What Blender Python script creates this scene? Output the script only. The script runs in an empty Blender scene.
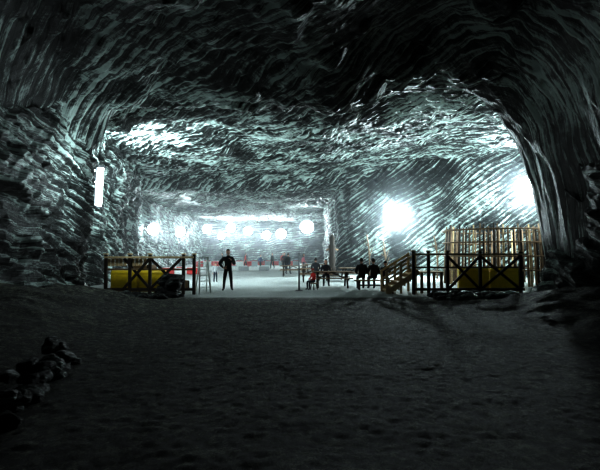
import bpy, bmesh, math, random
from mathutils import Vector, Matrix, noise, Euler
random.seed(4)
sc=bpy.context.scene
try:
    sc.view_settings.view_transform='Standard'
    sc.view_settings.look='None'
    sc.view_settings.exposure=.98
    sc.view_settings.gamma=.62
except Exception: pass

# ------------------------------------------------------------------ materials
def nmat(name):
    m=bpy.data.materials.new(name); m.use_nodes=True
    nt=m.node_tree; nt.nodes.clear()
    out=nt.nodes.new('ShaderNodeOutputMaterial'); b=nt.nodes.new('ShaderNodeBsdfPrincipled')
    nt.links.new(b.outputs[0],out.inputs[0])
    return m,nt,b
def N(nt,t,**k):
    n=nt.nodes.new(t)
    for a,v in k.items(): setattr(n,a,v)
    return n
def mathn(nt,op,a,b):
    n=N(nt,'ShaderNodeMath',operation=op)
    for i,v in enumerate((a,b)):
        if v is None: continue
        if isinstance(v,(int,float)): n.inputs[i].default_value=v
        else: nt.links.new(v,n.inputs[i])
    return n.outputs[0]
def ramp(nt,inp,stops):
    r=N(nt,'ShaderNodeValToRGB'); e=r.color_ramp.elements
    while len(e)<len(stops): e.new(0.5)
    for i,(p,c) in enumerate(stops):
        e[i].position=p; e[i].color=(c[0],c[1],c[2],1) if isinstance(c,tuple) else (c,c,c,1)
    nt.links.new(inp,r.inputs[0]); return r.outputs[0]
def noisen(nt,vec,scale,detail=6,rough=.6,dist=0):
    n=N(nt,'ShaderNodeTexNoise'); n.inputs['Scale'].default_value=scale
    n.inputs['Detail'].default_value=detail; n.inputs['Roughness'].default_value=rough
    n.inputs['Distortion'].default_value=dist
    nt.links.new(vec,n.inputs['Vector']); return n.outputs['Fac']
def mapn(nt,vec,rot,scale):
    m=N(nt,'ShaderNodeMapping'); m.inputs['Rotation'].default_value=[math.radians(a) for a in rot]
    m.inputs['Scale'].default_value=scale; nt.links.new(vec,m.inputs['Vector']); return m.outputs[0]

def salt_rock(name,rotA,rotB,light=(.66,.77,.73),dark=(.009,.013,.012),thr=.50,scr=1.0,fine=1.0,stretch=.18,warp=1.5):
    m,nt,b=nmat(name)
    tc0=N(nt,'ShaderNodeTexCoord').outputs['Object']
    wn=N(nt,'ShaderNodeTexNoise'); wn.inputs['Scale'].default_value=.22; wn.inputs['Detail'].default_value=2
    nt.links.new(tc0,wn.inputs['Vector'])
    sub=N(nt,'ShaderNodeVectorMath',operation='SUBTRACT'); nt.links.new(wn.outputs['Color'],sub.inputs[0]); sub.inputs[1].default_value=(.5,.5,.5)
    scl=N(nt,'ShaderNodeVectorMath',operation='SCALE'); nt.links.new(sub.outputs[0],scl.inputs[0]); scl.inputs['Scale'].default_value=warp
    add=N(nt,'ShaderNodeVectorMath',operation='ADD'); nt.links.new(tc0,add.inputs[0]); nt.links.new(scl.outputs[0],add.inputs[1])
    tc=add.outputs[0]
    def oriented(rot,scale):
        r=mapn(nt,tc,rot,(1,1,1)); return mapn(nt,r,(0,0,0),scale)
    w=N(nt,'ShaderNodeTexWave'); w.wave_profile='SAW'; w.bands_direction='Z'
    w.inputs['Scale'].default_value=.9*fine; w.inputs['Distortion'].default_value=3.0
    w.inputs['Detail'].default_value=5; w.inputs['Detail Scale'].default_value=1.2; w.inputs['Detail Roughness'].default_value=.6
    nt.links.new(oriented(rotA,(.25,.25,1)),w.inputs['Vector'])
    A=w.outputs['Fac']
    B=noisen(nt,oriented(rotA,(stretch,stretch,5)),2.0*fine,8,.74,0)
    C=noisen(nt,oriented(rotB,(.35,.35,7)),2.2*fine,6,.75,0)
    D=noisen(nt,tc0,.45,5,.65)
    F=noisen(nt,tc0,5,7,.8)
    s=mathn(nt,'MULTIPLY',B,.50*scr)
    s=mathn(nt,'ADD',s,mathn(nt,'MULTIPLY',C,.20))
    s=mathn(nt,'ADD',s,mathn(nt,'MULTIPLY',A,.11))
    s=mathn(nt,'ADD',s,mathn(nt,'MULTIPLY',F,.19))
    s2=mathn(nt,'ADD',s,mathn(nt,'MULTIPLY',mathn(nt,'SUBTRACT',D,.5),.48))
    col=ramp(nt,s2,[(thr-.035,dark),(thr+.015,tuple(.14*l for l in light)),(thr+.07,light)])
    nt.links.new(col,b.inputs['Base Color'])
    b.inputs['Roughness'].default_value=.45
    bp=N(nt,'ShaderNodeBump'); bp.inputs['Strength'].default_value=1; bp.inputs['Distance'].default_value=.5
    nt.links.new(s,bp.inputs['Height']); nt.links.new(bp.outputs[0],b.inputs['Normal'])
    return m

M_ceil=salt_rock('salt_rock_ceiling',(80,-34,0),(84,25,0),thr=.492)
M_left=salt_rock('salt_rock_left',(16,8,0),(-15,-22,10),thr=.496)
M_right=salt_rock('salt_rock_right',(-10,8,0),(25,-22,10),thr=.53)
M_pil=salt_rock('salt_rock_pillar',(0,38,0),(0,-20,0),thr=.50,fine=1.1)
M_far=salt_rock('salt_rock_far',(10,5,0),(0,20,0),thr=.535)

m,nt,b=nmat('salt_floor'); M_floor=m
tc=N(nt,'ShaderNodeTexCoord').outputs['Object']
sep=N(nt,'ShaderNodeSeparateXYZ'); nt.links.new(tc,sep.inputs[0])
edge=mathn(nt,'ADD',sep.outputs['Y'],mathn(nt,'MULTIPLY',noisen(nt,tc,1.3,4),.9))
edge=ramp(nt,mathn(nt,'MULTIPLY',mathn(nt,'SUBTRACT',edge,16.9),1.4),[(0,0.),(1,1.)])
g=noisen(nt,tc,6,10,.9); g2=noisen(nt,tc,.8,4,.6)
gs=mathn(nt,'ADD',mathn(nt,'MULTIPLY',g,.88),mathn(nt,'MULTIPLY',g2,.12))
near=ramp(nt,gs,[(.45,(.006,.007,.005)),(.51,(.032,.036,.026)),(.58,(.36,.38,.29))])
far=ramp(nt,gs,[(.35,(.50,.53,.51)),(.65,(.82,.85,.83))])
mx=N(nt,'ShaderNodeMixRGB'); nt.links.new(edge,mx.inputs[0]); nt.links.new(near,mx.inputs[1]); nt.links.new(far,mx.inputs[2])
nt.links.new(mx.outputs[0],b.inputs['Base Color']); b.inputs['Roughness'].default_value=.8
bp=N(nt,'ShaderNodeBump'); bp.inputs['Strength'].default_value=1; bp.inputs['Distance'].default_value=.2
nt.links.new(g,bp.inputs['Height']); nt.links.new(bp.outputs[0],b.inputs['Normal'])

def simple(name,col,rough=.7,var=.25,scale=8,metal=0,stretch=(1,1,1)):
    m,nt,b=nmat(name)
    tc=N(nt,'ShaderNodeTexCoord').outputs['Object']
    n=noisen(nt,mapn(nt,tc,(0,0,0),stretch),scale,5,.6)
    c=ramp(nt,n,[(.3,tuple(c*(1-var) for c in col)),(.7,tuple(min(1,c*(1+var)) for c in col))])
    nt.links.new(c,b.inputs['Base Color']); b.inputs['Roughness'].default_value=rough; b.inputs['Metallic'].default_value=metal
    return m
def emis(name,col,st):
    m=bpy.data.materials.new(name); m.use_nodes=True; nt=m.node_tree; nt.nodes.clear()
    o=nt.nodes.new('ShaderNodeOutputMaterial'); e=nt.nodes.new('ShaderNodeEmission')
    e.inputs[0].default_value=(*col,1); e.inputs[1].default_value=st; nt.links.new(e.outputs[0],o.inputs[0]); return m
W_pale=simple('pale_pine',(.62,.48,.29),stretch=(1,1,1),scale=5)
W_dark=simple('dark_timber',(.03,.02,.012),scale=5)
W_mid=simple('brown_timber',(.24,.165,.10),scale=5)
YEL=simple('yellow_vinyl',(.9,.68,.05),.4,.1)
WHITE=simple('white_paint',(.8,.82,.8),.5,.06)
METAL=simple('grey_metal',(.18,.19,.2),.4,.15,metal=.6)
RED=simple('red_cloth',(.65,.05,.04),.7,.2)
BLUE=simple('blue_cloth',(.07,.10,.2),.8,.2)
PINK=simple('pink_cloth',(.55,.22,.25),.8,.2)
BLK=simple('black_cloth',(.012,.013,.015),.85,.3)
DGREY=simple('charcoal_cloth',(.03,.033,.04),.85,.3)
JEAN=simple('dark_denim',(.03,.04,.06),.85,.3)
LGREY=simple('light_grey_cloth',(.40,.41,.42),.8,.2)
SKIN=simple('skin',(.55,.33,.24),.55,.08)
HAIR=simple('dark_hair',(.02,.014,.01),.6,.3)
SHOE=simple('shoe_leather',(.02,.02,.02),.5,.3)
EYE=simple('eye',(.03,.03,.03),.2,.1)
LAMP=emis('lamp_glow',(.90,.98,1),26)
TUBE=emis('tube_glow',(.9,1,.97),9)
ROCK=salt_rock('rubble_rock',(30,10,0),(0,40,20),thr=.54)

# ------------------------------------------------------------------ rock shell
def smooth(a,b,t):
    t=max(0,min(1,(t-a)/(b-a))); return t*t*(3-2*t)
def interp(L,x):
    if x<=L[0][0]: return L[0][1]
    for (x0,v0),(x1,v1) in zip(L,L[1:]):
        if x<=x1: return v0+(v1-v0)*(x-x0)/(x1-x0)
    return L[-1][1]
LIP=[(-9.2,1.5),(-8.6,4.2),(-8,5.6),(-7,6.8),(-5.5,7.4),(-3,7.5),(.2,7.35),(1.2,6.9),(1.9,7.1),(3.4,7.85),(4.9,8.2),(6.6,7.9),(7.5,7.2),(8.3,5.9),(8.8,4.0),(9.2,1.0),(9.6,-.5)]
NEAR=[(-9.2,2),(-8.6,4.8),(-8,6.2),(-7,7.3),(-5.5,7.7),(-3,7.8),(.2,7.9),(1.2,8.2),(3.4,9.1),(4.9,9.4),(6.6,8.9),(7.6,7.6),(8.5,5.9),(9,4.0),(9.3,1.0),(9.6,-.5)]
def ledges(p,f,amp,dirv,wv=1.0):
    d=p.dot(dirv)*f+wv*noise.noise(p*.25)+.3*noise.noise(p*1.1)
    s=d-math.floor(d)
    return amp*(s if s<.85 else (1-s)/.15*.85)
def ceil_z(x,y):
    hall=interp([(-4,7.9),(1,8.0),(4,8.7),(10,8.9),(30,8.9)],x)
    hall=hall+(7.35-hall)*smooth(35,40,y)-.55*math.exp(-((y-37.5)/1.2)**2)
    z=interp(NEAR,x); lip=interp(LIP,x)
    wob=.9*noise.noise(Vector((x*.5,3.1,0)))
    t=smooth(13.8,16.7,y+wob); z=z+(lip-z)*t
    t=smooth(17.0,18.6,y+wob); z=z+(hall-z)*t
    q=Vector((x,y,0))
    d=.36*noise.fractal(q*.28,1,2.1,3)
    d+=.10*noise.fractal(q*1.1,.8,2.1,4)
    d-=ledges(q,.40,.34,Vector((.50,.8,0)))
    d-=ledges(q+Vector((9,4,2)),1.5,.10,Vector((-.55,.8,0)),.5)
    d-=ledges(q+Vector((2,14,2)),2.4,.11,Vector((.55,.8,0)),.5)
    d+=.05*noise.noise(q*4)
    return z+d+.15
def mesh_obj(name,verts,faces,mats,smoothf=False):
    me=bpy.data.meshes.new(name); me.from_pydata(verts,[],faces); me.update()
    for m in mats: me.materials.append(m)
    if smoothf: me.polygons.foreach_set('use_smooth',[True]*len(me.polygons))
    o=bpy.data.objects.new(name,me); sc.collection.objects.link(o); return o
def arange(a,b,s):
    n=max(1,int(round((b-a)/s))); return [a+(b-a)*i/n for i in range(n+1)]
def grid(name,xs,ys,fz,mat,flip=False,sm=False):
    V=[(x,y,fz(x,y)) for y in ys for x in xs]; nx=len(xs)
    F=[]
    for j in range(len(ys)-1):
        for i in range(nx-1):
            a=j*nx+i; f=(a,a+1,a+nx+1,a+nx); F.append(f[::-1] if flip else f)
    return mesh_obj(name,V,F,[mat],sm)
xs=arange(-20,-10,.5)[:-1]+arange(-10,10,.14)[:-1]+arange(10,30,.35)
ys=arange(-6,2,.5)[:-1]+arange(2,40,.14)[:-1]+arange(40,80,.4)
grid('ceiling',xs,ys,ceil_z,M_ceil,True)
def floor_z(x,y):
    z=0.0
    k=1-smooth(14.5,16.3,y)
    if x<-4.2: z+=k*min(.8,(-4.2-x)*.2)
    if x>5.8: z+=k*min(.6,(x-5.8)*.2)
    a=.016*k+.004
    q=Vector((x,y,0))
    z+=a*noise.fractal(q*.8,.8,2.1,3)
    if k>0: z+=k*(.006*noise.noise(q*4)+.015*noise.noise(q*11)+.18*smooth(4.5,6.5,abs(x))*noise.noise(q*1.1))
    return z-.02
xs=arange(-20,-9,.5)[:-1]+arange(-9,-6,.12)[:-1]+arange(-6,6,.042)[:-1]+arange(6,10,.12)[:-1]+arange(10,30,.5)
ys=arange(-6,2,.5)[:-1]+arange(2,16.8,.042)[:-1]+arange(16.8,80,.7)
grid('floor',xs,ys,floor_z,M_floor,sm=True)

def wall(name,pts,mat,side,step=.17,ztop=9.6,lean=0.02,leanz=5,amp=.35,led=.3,dirv=Vector((.2,.2,.95)),f=.8,warp=1.0):
    P=[]
    for (a,b) in zip(pts,pts[1:]):
        A=Vector((a[0],a[1],0));B=Vector((b[0],b[1],0)); n=max(1,int((B-A).length/step))
        for i in range(n): P.append(A.lerp(B,i/n))
    P.append(Vector((pts[-1][0],pts[-1][1],0)))
    T=[]
    for i in range(len(P)):
        k=5
        t=(P[min(len(P)-1,i+k)]-P[max(0,i-k)]).normalized(); T.append(Vector((-t.y,t.x,0))*side)
    zs=arange(-.4,ztop,step*.8); V=[];F=[]
    for p,nrm in zip(P,T):
        for z in zs:
            q=Vector((p.x,p.y,z))
            m_=.35+1.3*max(0,.5+noise.noise(q*.4+Vector((7,7,7))))
            d=amp*noise.fractal(q*.35,1,2.1,3)+.14*noise.fractal(q*1.3,.8,2.1,4)
            d+=m_*ledges(q,f,led,dirv,warp)+ledges(q+Vector((5,1,7)),f*2.7,led*.4,dirv+Vector((.1,.1,-.1)),.5)
            d+=.06*noise.noise(q*4)
            d+=lean*max(0,z-leanz)**2
            d+=.35*max(0,1-z/1.1)
            d-=.25
            v=q+nrm*d; V.append((v.x,v.y,v.z))
    nz=len(zs)
    for i in range(len(P)-1):
        for j in range(nz-1):
            a=i*nz+j; F.append((a,a+nz,a+nz+1,a+1))
    return mesh_obj(name,V,F,[mat])
wall('wall_left',[(-8.4,-6),(-8.3,8),(-7.9,16.6),(-8.2,17.6),(-10.2,19.2),(-11.4,28),(-13.6,38),(-14.6,40),(-16,44),(-16.5,60),(-17,78.5)],M_left,-1,lean=.06,leanz=4.6,dirv=Vector((.15,.27,.95)))
wall('wall_right',[(9.4,-6),(9.1,8),(8.95,16.6),(9.6,17.8),(12,18.4),(28,18.8)],M_right,1,lean=.05,leanz=4.2,dirv=Vector((.1,-.3,.9)))
wall('wall_pillar',[(14,78),(14,64),(3.2,62),(3.1,50),(3.2,39),(4.2,37.2),(16.5,31.2),(28,27),(28,18)],M_pil,-1,lean=.03,leanz=6,amp=.3,led=.14,dirv=Vector((.55,.1,.8)),f=1.0,warp=2.2)
wall('wall_back',[(-18,78),(15,78)],M_far,-1,step=.4)
wall('wall_rear',[(-10,-5.5),(10,-5.5)],M_left,1,step=.5)

# ------------------------------------------------------------------ builder
class B:
    def __init__(s,name,mats): s.bm=bmesh.new(); s.name=name; s.mats=mats
    def _set(s,vs,mi):
        fs=set()
        for v in vs:
            for f in v.link_faces: fs.add(f)
        for f in fs: f.material_index=mi
    def box(s,c,d,mi=0,rot=None):
        M=Matrix.Translation(c)
        if rot is not None: M=M@(rot if isinstance(rot,Matrix) else Euler(rot).to_matrix().to_4x4())
        M=M@Matrix.Diagonal((d[0],d[1],d[2],1))
        r=bmesh.ops.create_cube(s.bm,size=1,matrix=M); s._set(r['verts'],mi)
    def beam(s,a,b,w,h,mi=0):
        a=Vector(a);b=Vector(b);d=b-a
        q=d.to_track_quat('Z','Y').to_matrix().to_4x4()
        s.box((a+b)/2,(w,h,d.length),mi,q)
    def tube(s,pts,rad,n=8,mi=0,smoothf=True):
        pts=[Vector(p) for p in pts]; rings=[]
        if not isinstance(rad,(list,tuple)): rad=[rad]*len(pts)
        for i,p in enumerate(pts):
            t=(pts[min(len(pts)-1,i+1)]-pts[max(0,i-1)]).normalized()
            q=t.to_track_quat('Z','Y')
            rings.append([s.bm.verts.new(p+q@Vector((math.cos(k*2*math.pi/n)*rad[i],math.sin(k*2*math.pi/n)*rad[i],0))) for k in range(n)])
        for r0,r1 in zip(rings,rings[1:]):
            for k in range(n):
                f=s.bm.faces.new((r0[k],r0[(k+1)%n],r1[(k+1)%n],r1[k])); f.material_index=mi; f.smooth=smoothf
        f=s.bm.faces.new(rings[0][::-1]); f.material_index=mi
        f=s.bm.faces.new(rings[-1]); f.material_index=mi
    def done(s,loc=(0,0,0),rz=0,bevel=0):
        me=bpy.data.meshes.new(s.name); s.bm.to_mesh(me); s.bm.free()
        for m in s.mats: me.materials.append(m)
        o=bpy.data.objects.new(s.name,me); sc.collection.objects.link(o)
        o.location=loc; o.rotation_euler=(0,0,rz)
        if bevel:
            md=o.modifiers.new('bevel','BEVEL'); md.width=bevel; md.segments=2
        return o

# ------------------------------------------------------------------ fences
def fence(name,x0,x1,posts,braces,h,y,pale_panel=None):
    b=B(name,[W_dark,W_pale,W_mid])
    for px in posts: 
        b.box((px,0,h/2+.04),(.11,.11,h+.08),0)
        b.box((px,0,h+.1),(.16,.16,.05),1)
    b.box(((x0+x1)/2,-.02,h-.03),(x1-x0,.13,.07),1)
    b.box(((x0+x1)/2,0,h*.66),(x1-x0,.06,.07),2)
    b.box(((x0+x1)/2,0,.2),(x1-x0,.07,.10),0)
    for (a,c) in braces:
        b.beam((a,-.05,.2),(c,-.05,h-.08),.06,.10,0)
        b.beam((a,.05,h-.08),(c,.05,.2),.06,.10,0)
    if pale_panel:
        a,c,z0,z1=pale_panel
        n=int((c-a)/.16)
        for i in range(n):
            b.box((a+(i+.5)*(c-a)/n,.09,(z0+z1)/2),((c-a)/n-.03,.025,z1-z0),1)
    return b.done((0,y,0),0,.008)
fence('wooden_fence',-7.75,-4.2,[-7.7,-6.75,-5.95,-4.62,-4.2],[(-7.0,-5.95),(-5.95,-4.7)],1.5,17.9,(-7.7,-6.1,1.12,1.42))
fence('wooden_fence',4.5,8.9,[4.5,5.1,5.85,7.15,8.75],[(5.85,7.15),(7.15,8.75)],1.62,17.9)

def barrier(name,x0,x1,y,h):
    b=B(name,[YEL,W_mid])
    n=max(2,int((x1-x0)/.9)); w=(x1-x0)/n
    for i in range(n):
        c=x0+(i+.5)*w
        b.box((c,0,h/2+.03),(w-.03,.22,h),0)
        b.tube([(c-w/2+.03,0,h+.06),(c+w/2-.03,0,h+.06)],.13,10,0)
        b.box((c,-.13,.12),(w-.03,.03,.16),1)
    return b.done((0,y,0),0,.03)
barrier('yellow_padded_barrier',-7.9,-5.6,18.9,.75)
barrier('yellow_padded_barrier',6.6,9.2,18.9,.85)

# wooden crates behind the left fence
def crate(loc,rz,s=(.7,.5,.5)):
    b=B('wooden_crate',[W_mid,W_dark])
    X,Y,Z=s
    for k in range(4):
        z=(k+.5)*Z/4
        for sy in (-1,1): b.box((0,sy*Y/2,z),(X,.025,Z/4-.02),0)
        for sx in (-1,1): b.box((sx*X/2,0,z),(.025,Y,Z/4-.02),0)
    for sx in (-1,1):
        for sy in (-1,1): b.box((sx*(X/2-.02),sy*(Y/2+.015),Z/2),(.06,.03,Z),1)
    for k in range(4): b.box((-X/2+(k+.5)*X/4,0,Z),(X/4-.02,Y+.03,.025),0)
    return b.done(loc,rz,.004)
crate((-6.1,20.4,0),.2); crate((-7.2,20.8,0),-.3,(.9,.6,1.1)); crate((-5.3,20.3,0),.5,(.5,.45,.4))

# staircase with sloping handrails
b=B('wooden_staircase',[W_pale,W_mid])
for i in range(5):
    b.box((3.55+i*.24,0,.1+i*.17),(.27,1.1,.05),0)
    b.box((3.67+i*.24,0,.05+i*.17),(.03,1.1,.17),1)
for yy in (-.58,.58):
    b.beam((3.4,yy,.02),(4.7,yy,.9),.05,.22,0)
    b.beam((3.35,yy,.85),(4.6,yy,1.62),.06,.09,0)
    b.beam((3.35,yy,.5),(4.6,yy,1.28),.05,.07,0)
    for t in (0,.5,1):
        x=3.4+t*1.15; b.box((x,yy,(.86+t*.74)/2),(.09,.09,.86+t*.74),0)
b.done((.12,18.9,0),0,.006)
b=B('timber_landing',[W_pale,W_mid])
for i in range(7): b.box((5.32,-.55+i*.18,.86),(.95,.16,.05),0)
for x in (4.92,5.72):
    for yy in (-.5,.5): b.box((x,yy,.42),(.1,.1,.84),1)
b.done((.04,18.9,0),0,.006)

# stick palisade hut
b=B('stick_palisade',[W_mid,W_dark,W_pale])
cx,cy,r=10.6,24.5,2.6
for i in range(72):
    a=i/72*2*math.pi+random.uniform(-.02,.02); rr=r+random.uniform(-.03,.03)
    h=3.05+random.uniform(-.12,.12); l=.1
    b.tube([(cx+math.cos(a)*(rr+.05),cy+math.sin(a)*(rr+.05),0),(cx+math.cos(a)*(rr),cy+math.sin(a)*rr,h*.5),(cx+math.cos(a)*(rr-l),cy+math.sin(a)*(rr-l),h)],[.06,.05,.04],6,(0,1,0,2,0,1)[i%6])
for z in (.8,1.5,2.2,2.85):
    b.tube([(cx+math.cos(a/40*2*math.pi)*(r+.08),cy+math.sin(a/40*2*math.pi)*(r+.08),z) for a in range(41)],.045,6,0)
b.done()

def picnic(loc,rz,mats=(W_mid,W_dark)):
    b=B('picnic_table',list(mats))
    for i in range(5): b.box((0,-.34+i*.17,.74),(1.9,.155,.045),0)
    for s in (-1,1):
        for k in (0,1): b.box((0,s*(.66+k*.15),.45),(1.9,.14,.045),0)
        for e in (-.7,.7):
            b.beam((e,s*.25,.72),(e,s*.72,.0),.08,.05,1)
    for e in (-.7,.7):
        b.box((e+.05,0,.40),(.05,1.6,.09),1); b.box((e+.05,0,.69),(.05,.75,.08),1)
    b.beam((.7,0,.4),(0,0,.7),.05,.05,1); b.beam((-.7,0,.4),(0,0,.7),.05,.05,1)
    return b.done(loc,rz,.006)
picnic((1.55,22.0,0),.0)
picnic((.9,26.5,0),0)
picnic((3.4,27.8,0),.15)
picnic((-.5,33,0),.0)
picnic((1.2,37,0),.2)
def bench(loc,rz,L=1.9):
    b=B('wooden_bench',[W_mid,W_dark])
    for k in (-1,0,1): b.box((0,k*.13,.42),(L,.12,.05),0)
    for e in (-L/2+.2,L/2-.2):
        b.box((e,0,.36),(.08,.36,.08),1)
        for s in (-.13,.13): b.beam((e,s,.38),(e,s*1.3,0),.07,.06,1)
    b.box((0,0,.2),(L-.5,.05,.06),1)
    return b.done(loc,rz,.006)
bench((3.3,20.3,0),0,1.7)

b=B('rope_barrier_post',[METAL,WHITE])
b.tube([(0,0,.0),(0,0,.03)],[.17,.15],16,0); b.tube([(0,0,.02),(0,0,1.58)],.035,10,0); b.tube([(0,0,1.58),(0,0,1.62),(0,0,1.66)],[.045,.06,.03],10,0)
b.done((-.04,19.8,0))
b=B('white_step_ladder',[WHITE])
for s in (-.2,.2):
    b.beam((s*1.2,-.3,0),(s*.8,0,1.45),.05,.06); b.beam((s*1.2,.3,0),(s*.8,.02,1.4),.04,.05)
for i in range(5):
    t=(i+1)/6; b.box((0,-.3*(1-t),1.45*t),(.44*(1-.2*t),.1,.03))
b.box((0,0,1.46),(.36,.16,.04))
b.done((-4.05,18.9,0),.5,.004)
b=B('carved_wooden_totem',[W_dark,W_mid])
b.box((0,0,.1),(.9,.9,.2),0)
b.tube([(0,0,.1),(0,0,.6),(0,0,.7),(0,0,1.3),(0,0,1.45),(0,0,2.2),(0,0,2.35),(0,0,2.8),(0,0,3.1)],[.26,.28,.2,.3,.2,.28,.17,.22,.05],14,0)
b.tube([(-.45,0,1.9),(0,-.05,2.0),(.45,0,1.9)],[.06,.1,.06],8,1)
b.done((2.4,33.6,0))
for x,y,h in ((4.9,32,3.0),(6.1,32.3,2.7),(8.9,29.3,2.8),(5.7,30,2.0)):
    b=B('leaning_wooden_pole',[W_mid])
    b.tube([(0,0,0),(.05,.02,h*.4),(-.03,0,h*.75),(-.16,.05,h)],[.07,.06,.05,.04],8)
    b.tube([(0.05,0.02,h*.45),(.25,0,h*.7)],[.04,.02],6)
    b.tube([(-.02,0,h*.7),(-.3,0,h*.82)],[.035,.02],6)
    b.done((x,y,0))

def lowbar(name,x0,x1,y,mats,h=.45):
    b=B(name,mats); n=int((x1-x0)/1.0)
    for i in range(n):
        c=x0+(i+.5)
        b.box((c,0,h/2),(.96,.35,h),i%2); b.box((c,0,h+.03),(.7,.2,.08),(i+1)%2)
    return b.done((0,y,0),0,.03)
lowbar('track_barrier',-13,-6,56,[RED,WHITE],.7)
lowbar('track_barrier',-10,0,64,[RED,LGREY],.6)
lowbar('track_barrier',-9,-3,44,[WHITE,LGREY],.4)
lowbar('track_barrier',-11,-8,36,[RED,WHITE],.5)

# ------------------------------------------------------------------ rubble
def rocks(name,items,seed=1):
    random.seed(seed); bm=bmesh.new()
    for (x,y,z,s) in items:
        r=bmesh.ops.create_icosphere(bm,subdivisions=3,radius=1)
        off=Vector((random.random()*50,random.random()*50,0))
        sx,sy,sz=s*random.uniform(.8,1.3),s*random.uniform(.8,1.2),s*random.uniform(.6,.95)
        R=Euler((random.random()*3,random.random()*3,random.random()*3)).to_matrix()
        for v in r['verts']:
            c=v.co.copy()
            for k in range(7):
                random_dir=Vector((math.sin(k*2.4+off.x),math.cos(k*1.7+off.y),math.sin(k*3.1+off.x))).normalized()
                d=c.dot(random_dir)
                if d>.72: c-=random_dir*(d-.72)
            c*=1+.12*noise.fractal(c*2+off,.8,2,3)
            c=R@c
            v.co=Vector((c.x*sx+x,c.y*sy+y,c.z*sz+z))
    me=bpy.data.meshes.new(name); bm.to_mesh(me); bm.free(); me.materials.append(ROCK)
    o=bpy.data.objects.new(name,me); sc.collection.objects.link(o)
L=[]
for i in range(60):
    t=i/59; y=3.6+t*3.3; x=-2.5-.85*t+random.uniform(-.25,.1)
    s=random.uniform(.06,.14)*(1+.2*t); L.append((x-.15,y,floor_z(x,y)+s*.4+random.choice((0,0,.12,.22)),s))
rocks('rubble_bank',L,3)
L=[]
for i in range(40):
    x=random.uniform(-7.0,-4.4); y=random.uniform(16.1,17.2); s=random.uniform(.1,.26); L.append((x,y,floor_z(x,y)+s*.35,s))
for i in range(18):
    x=random.uniform(-5.2,-4.7); y=random.uniform(16.9,17.3); s=random.uniform(.2,.34); L.append((x,y,floor_z(x,y)+random.uniform(.1,.75),s))
rocks('rubble_pile',L,5)
L=[]
for i in range(45):
    x=random.uniform(4.9,8.1); y=random.uniform(16.0,17.3); s=random.uniform(.12,.3); L.append((x,y,floor_z(x,y)+s*.35,s))
rocks('rubble_pile',L,8)

# ------------------------------------------------------------------ lamps
LC=(.82,.96,1)
def plight(loc,e,r=.2,col=LC):
    l=bpy.data.lights.new('lamp_light','POINT'); l.energy=e; l.shadow_soft_size=r; l.color=col
    o=bpy.data.objects.new('lamp_light',l); o.location=loc; sc.collection.objects.link(o); return o
def slight(loc,d,e,ang=150,r=.25,col=LC):
    l=bpy.data.lights.new('lamp_beam','SPOT'); l.energy=e; l.shadow_soft_size=r; l.color=col
    l.spot_size=math.radians(ang); l.spot_blend=.9
    o=bpy.data.objects.new('lamp_beam',l); o.location=loc; o.rotation_euler=d.to_track_quat('-Z','Y').to_euler(); sc.collection.objects.link(o); return o
def flood(loc,aim,wallp,r,e,ang=155,pe=0):
    loc=Vector(loc); aim=Vector(aim); d=(aim-loc).normalized()
    b=B('floodlight',[METAL,LAMP])
    P=lambda z:d*z
    b.tube([P(-.45),P(-.42),P(-.15),P(0.0)],[.12,.2,r*.85,r],20,0)
    b.tube([P(.0),P(.03),P(.12),P(.16)],[r*.97,r*.95,r*.7,r*.2],20,1)
    w=Vector(wallp)-loc
    b.tube([P(-.4),P(-.4)+Vector((0,0,-.2)),w],.04,8,0)
    o=b.done(loc)
    lp=slight((0,0,0),d,e,ang); lp.parent=o; lp.location=d*.3
    if pe:
        lp=plight((0,0,0),pe); lp.parent=o; lp.location=d*.35
    return o
far=[(-15.0,46,4.15,.6),(-14.9,56,4.35,.6),(-14.9,72,5.6,.7),(-13.3,76,4.6,.55),(-11.7,76,6.0,.75),(-8.8,76,5.5,.75),(-5.7,76,4.8,.7),(-3.2,76,5.0,.85),(.9,58,5.1,.85)]
for x,y,z,r in far:
    wp=(-16.6,y+.5,z) if x<-14 else ((3,y+.5,z) if x>0 else (x,78,z))
    flood((x,y,z),(x*.5,y-12,z-4.2),wp,r,800,140,75)
flood((7.45,34.1,4.55),(4.0,26,1.2),(7.6,35.4,4.4),.5,3200,160,420)
flood((15.5,30.4,6.2),(9,22,3),(15.8,31.6,6.1),.5,2700,160,800)
flood((14,20.5,5.5),(11,27,6),(14.2,18.7,5.5),.45,3000,150)  # unseen lamp added behind the right pillar to brighten the hall ceiling
flood((-9.6,20.6,5.2),(-4,29,6.4),(-10.6,20.0,5.2),.35,3800,160)  # added lamp, hidden by the left wall corner, lifts the ceiling light
b=B('fluorescent_tube_lamp',[METAL,TUBE])
b.box((-.12,0,0),(.08,.24,1.5),0)
for s in (-.05,.05): b.tube([(0,s,-.68),(0,s,.68)],.045,12,1)
for z in (-.72,.72): b.box((-.02,0,z),(.14,.24,.07),0)
b.beam((-.15,0,.5),(-.6,.1,.6),.05,.05,0)
o=b.done((-7.15,16.0,4.0)); o.rotation_euler=(0,math.radians(5),math.radians(-40))
lp=plight((0,0,0),170,.3); lp.parent=o; lp.location=(.35,-.1,0)

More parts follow.
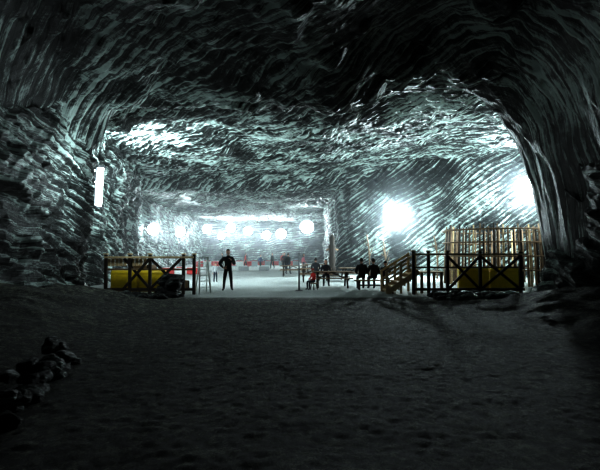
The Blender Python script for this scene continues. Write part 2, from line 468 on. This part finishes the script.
# dusty air of the big hall, added to give the lamps soft halos
bm=bmesh.new(); bmesh.ops.create_cube(bm,size=1,matrix=Matrix.Translation((4,49.6,4.4))@Matrix.Diagonal((48,58,9.6,1)))
me=bpy.data.meshes.new('dust_halo_haze'); bm.to_mesh(me); bm.free()
m=bpy.data.materials.new('hall_halo_dust'); m.use_nodes=True; nt=m.node_tree; nt.nodes.clear()
o_=nt.nodes.new('ShaderNodeOutputMaterial'); v=nt.nodes.new('ShaderNodeVolumeScatter')
v.inputs['Color'].default_value=(.9,.97,1,1); v.inputs['Density'].default_value=.0045; v.inputs['Anisotropy'].default_value=.8
nt.links.new(v.outputs[0],o_.inputs['Volume']); me.materials.append(m)
ob=bpy.data.objects.new('dust_halo_haze',me); sc.collection.objects.link(ob)

# ------------------------------------------------------------------ people
def human(name,loc,rz,height,top,bottom,pose=None,hat=None,hairlong=False,turn=0,sit=False,bulk=1.0,stride=0):
    J=dict(pelvis=(0,0,.95),spine=(0,.0,1.12),chest=(0,0,1.32),neck=(0,0,1.47),headb=(0,-.01,1.55))
    for s,n in ((-1,'L'),(1,'R')):
        J['sh'+n]=(s*.175,0,1.41);J['el'+n]=(s*.24,.03-s*stride*.4,1.13);J['wr'+n]=(s*.25,-.06-s*stride*.8,.88);J['ha'+n]=(s*.25,-.08-s*stride*.95,.80)
        J['hip'+n]=(s*.09,0,.9);J['kn'+n]=(s*.11,-.03+s*stride*.5,.5);J['an'+n]=(s*.12,.02+s*stride,.09);J['to'+n]=(s*.14,-.15+s*stride,.045)
    if sit:
        J.update(pelvis=(0,0,.60),spine=(0,.02,.77),chest=(0,-.02,.97),neck=(0,-.06,1.12),headb=(0,-.08,1.19))
        for s,n in ((-1,'L'),(1,'R')):
            J['sh'+n]=(s*.175,-.03,1.06);J['el'+n]=(s*.25,-.07,.80);J['wr'+n]=(s*.16,-.28,.70);J['ha'+n]=(s*.12,-.34,.69)
            J['hip'+n]=(s*.1,-.03,.57);J['kn'+n]=(s*.13,-.44,.55);J['an'+n]=(s*.13,-.42,.09);J['to'+n]=(s*.14,-.58,.045)
    if pose: J.update(pose)
    R=dict(pelvis=.145*bulk,spine=.135*bulk,chest=.15*bulk,neck=.06,headb=.055)
    for n in 'LR':
        R.update({'sh'+n:.08*bulk,'el'+n:.056*bulk,'wr'+n:.036,'ha'+n:.036,'hip'+n:.1,'kn'+n:.07,'an'+n:.05,'to'+n:.042})
    E=[('pelvis','spine','t'),('spine','chest','t'),('chest','neck','t'),('neck','headb','s')]
    for n in 'LR':
        E+=[('chest','sh'+n,'t'),('sh'+n,'el'+n,'t'),('el'+n,'wr'+n,'t'),('wr'+n,'ha'+n,'s'),('pelvis','hip'+n,'b'),('hip'+n,'kn'+n,'b'),('kn'+n,'an'+n,'b'),('an'+n,'to'+n,'f')]
    keys=list(J); idx={k:i for i,k in enumerate(keys)}
    me=bpy.data.meshes.new('tmp'); me.from_pydata([J[k] for k in keys],[(idx[a],idx[c]) for a,c,_ in E],[]); me.update()
    o=bpy.data.objects.new('tmp',me); sc.collection.objects.link(o)
    sk=o.modifiers.new('s','SKIN'); sk.use_smooth_shade=True; sk.branch_smoothing=.6
    for i,k in enumerate(keys):
        v=me.skin_vertices[0].data[i]; v.radius=(R[k],R[k]*(.85 if k in('pelvis','spine','chest') else 1)); v.use_root=(k=='pelvis')
    ss=o.modifiers.new('ss','SUBSURF'); ss.levels=2; ss.render_levels=2
    dg=bpy.context.evaluated_depsgraph_get(); dg.update()
    ev=bpy.data.meshes.new_from_object(o.evaluated_get(dg))
    bpy.data.objects.remove(o)
    mats=[top,bottom,SKIN,SHOE,HAIR,hat or HAIR,EYE]; mi={'t':0,'b':1,'s':2,'f':3}
    b=B(name,mats); b.bm.from_mesh(ev)
    segs=[(Vector(J[a]),Vector(J[c]),l) for a,c,l in E]
    for f in b.bm.faces:
        c=f.calc_center_median(); best=9;lab='t'
        for a,d,l in segs:
            t=max(0,min(1,(c-a).dot(d-a)/(d-a).length_squared)); ds=(a+(d-a)*t-c).length
            if l=='t' : ds*=.85
            if ds<best: best=ds;lab=l
        f.material_index=mi[lab]; f.smooth=True
    hb=Vector(J['headb']); hc=hb+Vector((0,-.015,.10)); HR=Matrix.Rotation(turn,3,'Z')
    r=bmesh.ops.create_icosphere(b.bm,subdivisions=3,radius=1)
    for v in r['verts']:
        x,y,z=v.co; w=1
        if z<0: w=1-.38*z*z
        c=Vector((x*.078*w,y*.098*(1-.12*max(0,-z)),z*.122))
        if y<0:
            c.y-=.026*math.exp(-((x/.16)**2+((z+.12)/.2)**2))
            c.y-=.008*math.exp(-((x/.35)**2+((z+.48)/.1)**2))
            c.y-=.012*math.exp(-((x/.35)**2+((z+.85)/.15)**2))
            for s in (-1,1): c.y+=.014*math.exp(-(((x-s*.38)/.2)**2+((z-.05)/.14)**2))
        v.co=hc+HR@c
    b._set(r['verts'],2)
    for s in (-1,1):
        for (p,rad,m_) in ((Vector((s*.03,-.082,.006)),.012,6),(Vector((s*.079,.008,-.005)),.024,2)):
            r=bmesh.ops.create_icosphere(b.bm,subdivisions=1,radius=rad)
            for v in r['verts']:
                if m_==2: v.co.x*=.45; v.co.z*=1.3
                v.co=hc+HR@(v.co+p)
            b._set(r['verts'],m_)
    r=bmesh.ops.create_cube(b.bm,size=1)
    for v in r['verts']: v.co=hc+HR@(Vector((v.co.x*.045,v.co.y*.01,v.co.z*.008))+Vector((0,-.094,-.06)))
    b._set(r['verts'],4)
    r=bmesh.ops.create_icosphere(b.bm,subdivisions=3,radius=1)
    kill=[]
    for v in r['verts']:
        x,y,z=v.co
        low=-1.3 if hairlong else -.45
        keep=(z>.42) or (y>-.15 and z>low)
        if hat and not hairlong: keep=(z>.15) or (y>.1 and z>-.2)
        if not keep: kill.append(v)
        dz=z*.137
        if hairlong and y>0 and z<0: dz*=1.9
        v.co=hc+HR@Vector((x*.09,y*.111+.004,dz+.004))
    b._set(r['verts'],5 if hat else 4)
    bmesh.ops.delete(b.bm,geom=kill,context='VERTS')
    for n,s in (('L',-1),('R',1)):
        w=Vector(J['wr'+n]);h=Vector(J['ha'+n]);d=(h-w).normalized()
        side=d.cross(Vector((1,0,0)) if abs(d.x)<.8 else Vector((0,1,0))).normalized()
        side=side if side.y<0 else -side
        curl=side.cross(d).normalized(); inward=Vector((-s,0,0))
        if curl.dot(inward)<0: curl=-curl
        for k,(ln,o_) in enumerate(((.070,.026),(.078,.009),(.073,-.009),(.058,-.026))):
            p0=h+side*o_+d*.01; p1=p0+d*ln*.45+curl*.006; p2=p1+d*ln*.3+curl*.016; p3=p2+d*ln*.18+curl*.022
            b.tube([p0,p1,p2,p3],[.0095,.009,.008,.005],6,2)
        p0=w+(h-w)*.45+side*.026; p1=p0+side*.025+d*.022; p2=p1+d*.03+side*.006+curl*.008
        b.tube([p0,p1,p2],[.012,.010,.006],6,2)
    k=height/1.75
    for v in b.bm.verts: v.co*=k
    return b.done(loc,rz)
human('standing_man',(-3.15,19.75,0),.15,1.78,BLK,BLK,dict(
    elL=(-.38,.05,1.16),wrL=(-.21,-.12,1.0),haL=(-.15,-.16,.97),
    elR=(.27,-.06,1.13),wrR=(.15,-.27,1.30),haR=(.10,-.30,1.36),
    knL=(-.15,-.05,.5),anL=(-.18,-.03,.09),toL=(-.22,-.19,.045),knR=(.13,-.02,.5),anR=(.16,.06,.09),toR=(.20,-.1,.045)),bulk=1.32)
human('child',(-4.8,25.6,0),.4,1.08,LGREY,JEAN)
human('seated_person',(2.78,20.3,0),math.pi,1.76,BLK,BLK,sit=True,bulk=1.25)
human('seated_person',(3.32,20.3,0),math.pi+.1,1.74,BLK,JEAN,sit=True,bulk=1.25,turn=.4)
human('seated_person',(3.84,20.3,0),math.pi-.2,1.6,BLK,BLK,sit=True,hat=BLK,bulk=1.15)
human('seated_child',(.62,20.25,0),-1.0,1.18,RED,JEAN,sit=True,hat=RED)
bb=B('small_stool',[W_mid,W_dark])
bb.tube([(0,0,.27),(0,0,.31)],.17,16,0)
for a in range(4): bb.tube([(math.cos(a*1.57)*.1,math.sin(a*1.57)*.1,.27),(math.cos(a*1.57)*.16,math.sin(a*1.57)*.16,0)],.018,6,1)
bb.done((.62,20.25,0))
human('walking_person',(-4.0,45.5,0),.9,1.5,BLUE,BLK,stride=.15)
human('walking_person',(-3.0,49,0),-.6,1.7,BLK,BLK,stride=.18)
human('walking_person',(-1.45,42,0),.2,1.72,DGREY,BLK,stride=.12)
human('walking_person',(-.95,36,0),2.6,1.65,BLK,JEAN,stride=.15)
human('walking_person',(-7.2,60,0),.3,1.7,DGREY,JEAN,stride=.12)
human('walking_person',(.3,40,0),1.3,1.6,PINK,JEAN,stride=.15,hairlong=True)
human('walking_person',(-8.6,50,0),-1.3,1.7,BLK,JEAN,stride=.15)
human('walking_person',(-2.1,55,0),.4,1.7,RED,BLK,stride=.1)
human('seated_person',(.9,25.8,0),math.pi,1.7,DGREY,JEAN,sit=True)
human('seated_person',(1.3,22.78,0),0,1.65,DGREY,JEAN,sit=True,hairlong=True)
human('walking_person',(-6.3,52,0),1.8,1.65,RED,BLK,stride=.2)

# ------------------------------------------------------------------ world & camera
w=bpy.data.worlds.new('World'); sc.world=w; w.use_nodes=True
w.node_tree.nodes['Background'].inputs[0].default_value=(.001,.001,.001,1)
w.node_tree.nodes['Background'].inputs[1].default_value=1
cam=bpy.data.cameras.new('camera'); cam.lens=27; cam.sensor_width=36
co=bpy.data.objects.new('camera',cam); sc.collection.objects.link(co)
co.location=(0,0,1.6); co.rotation_euler=(math.radians(90+2.42),0,0); sc.camera=co
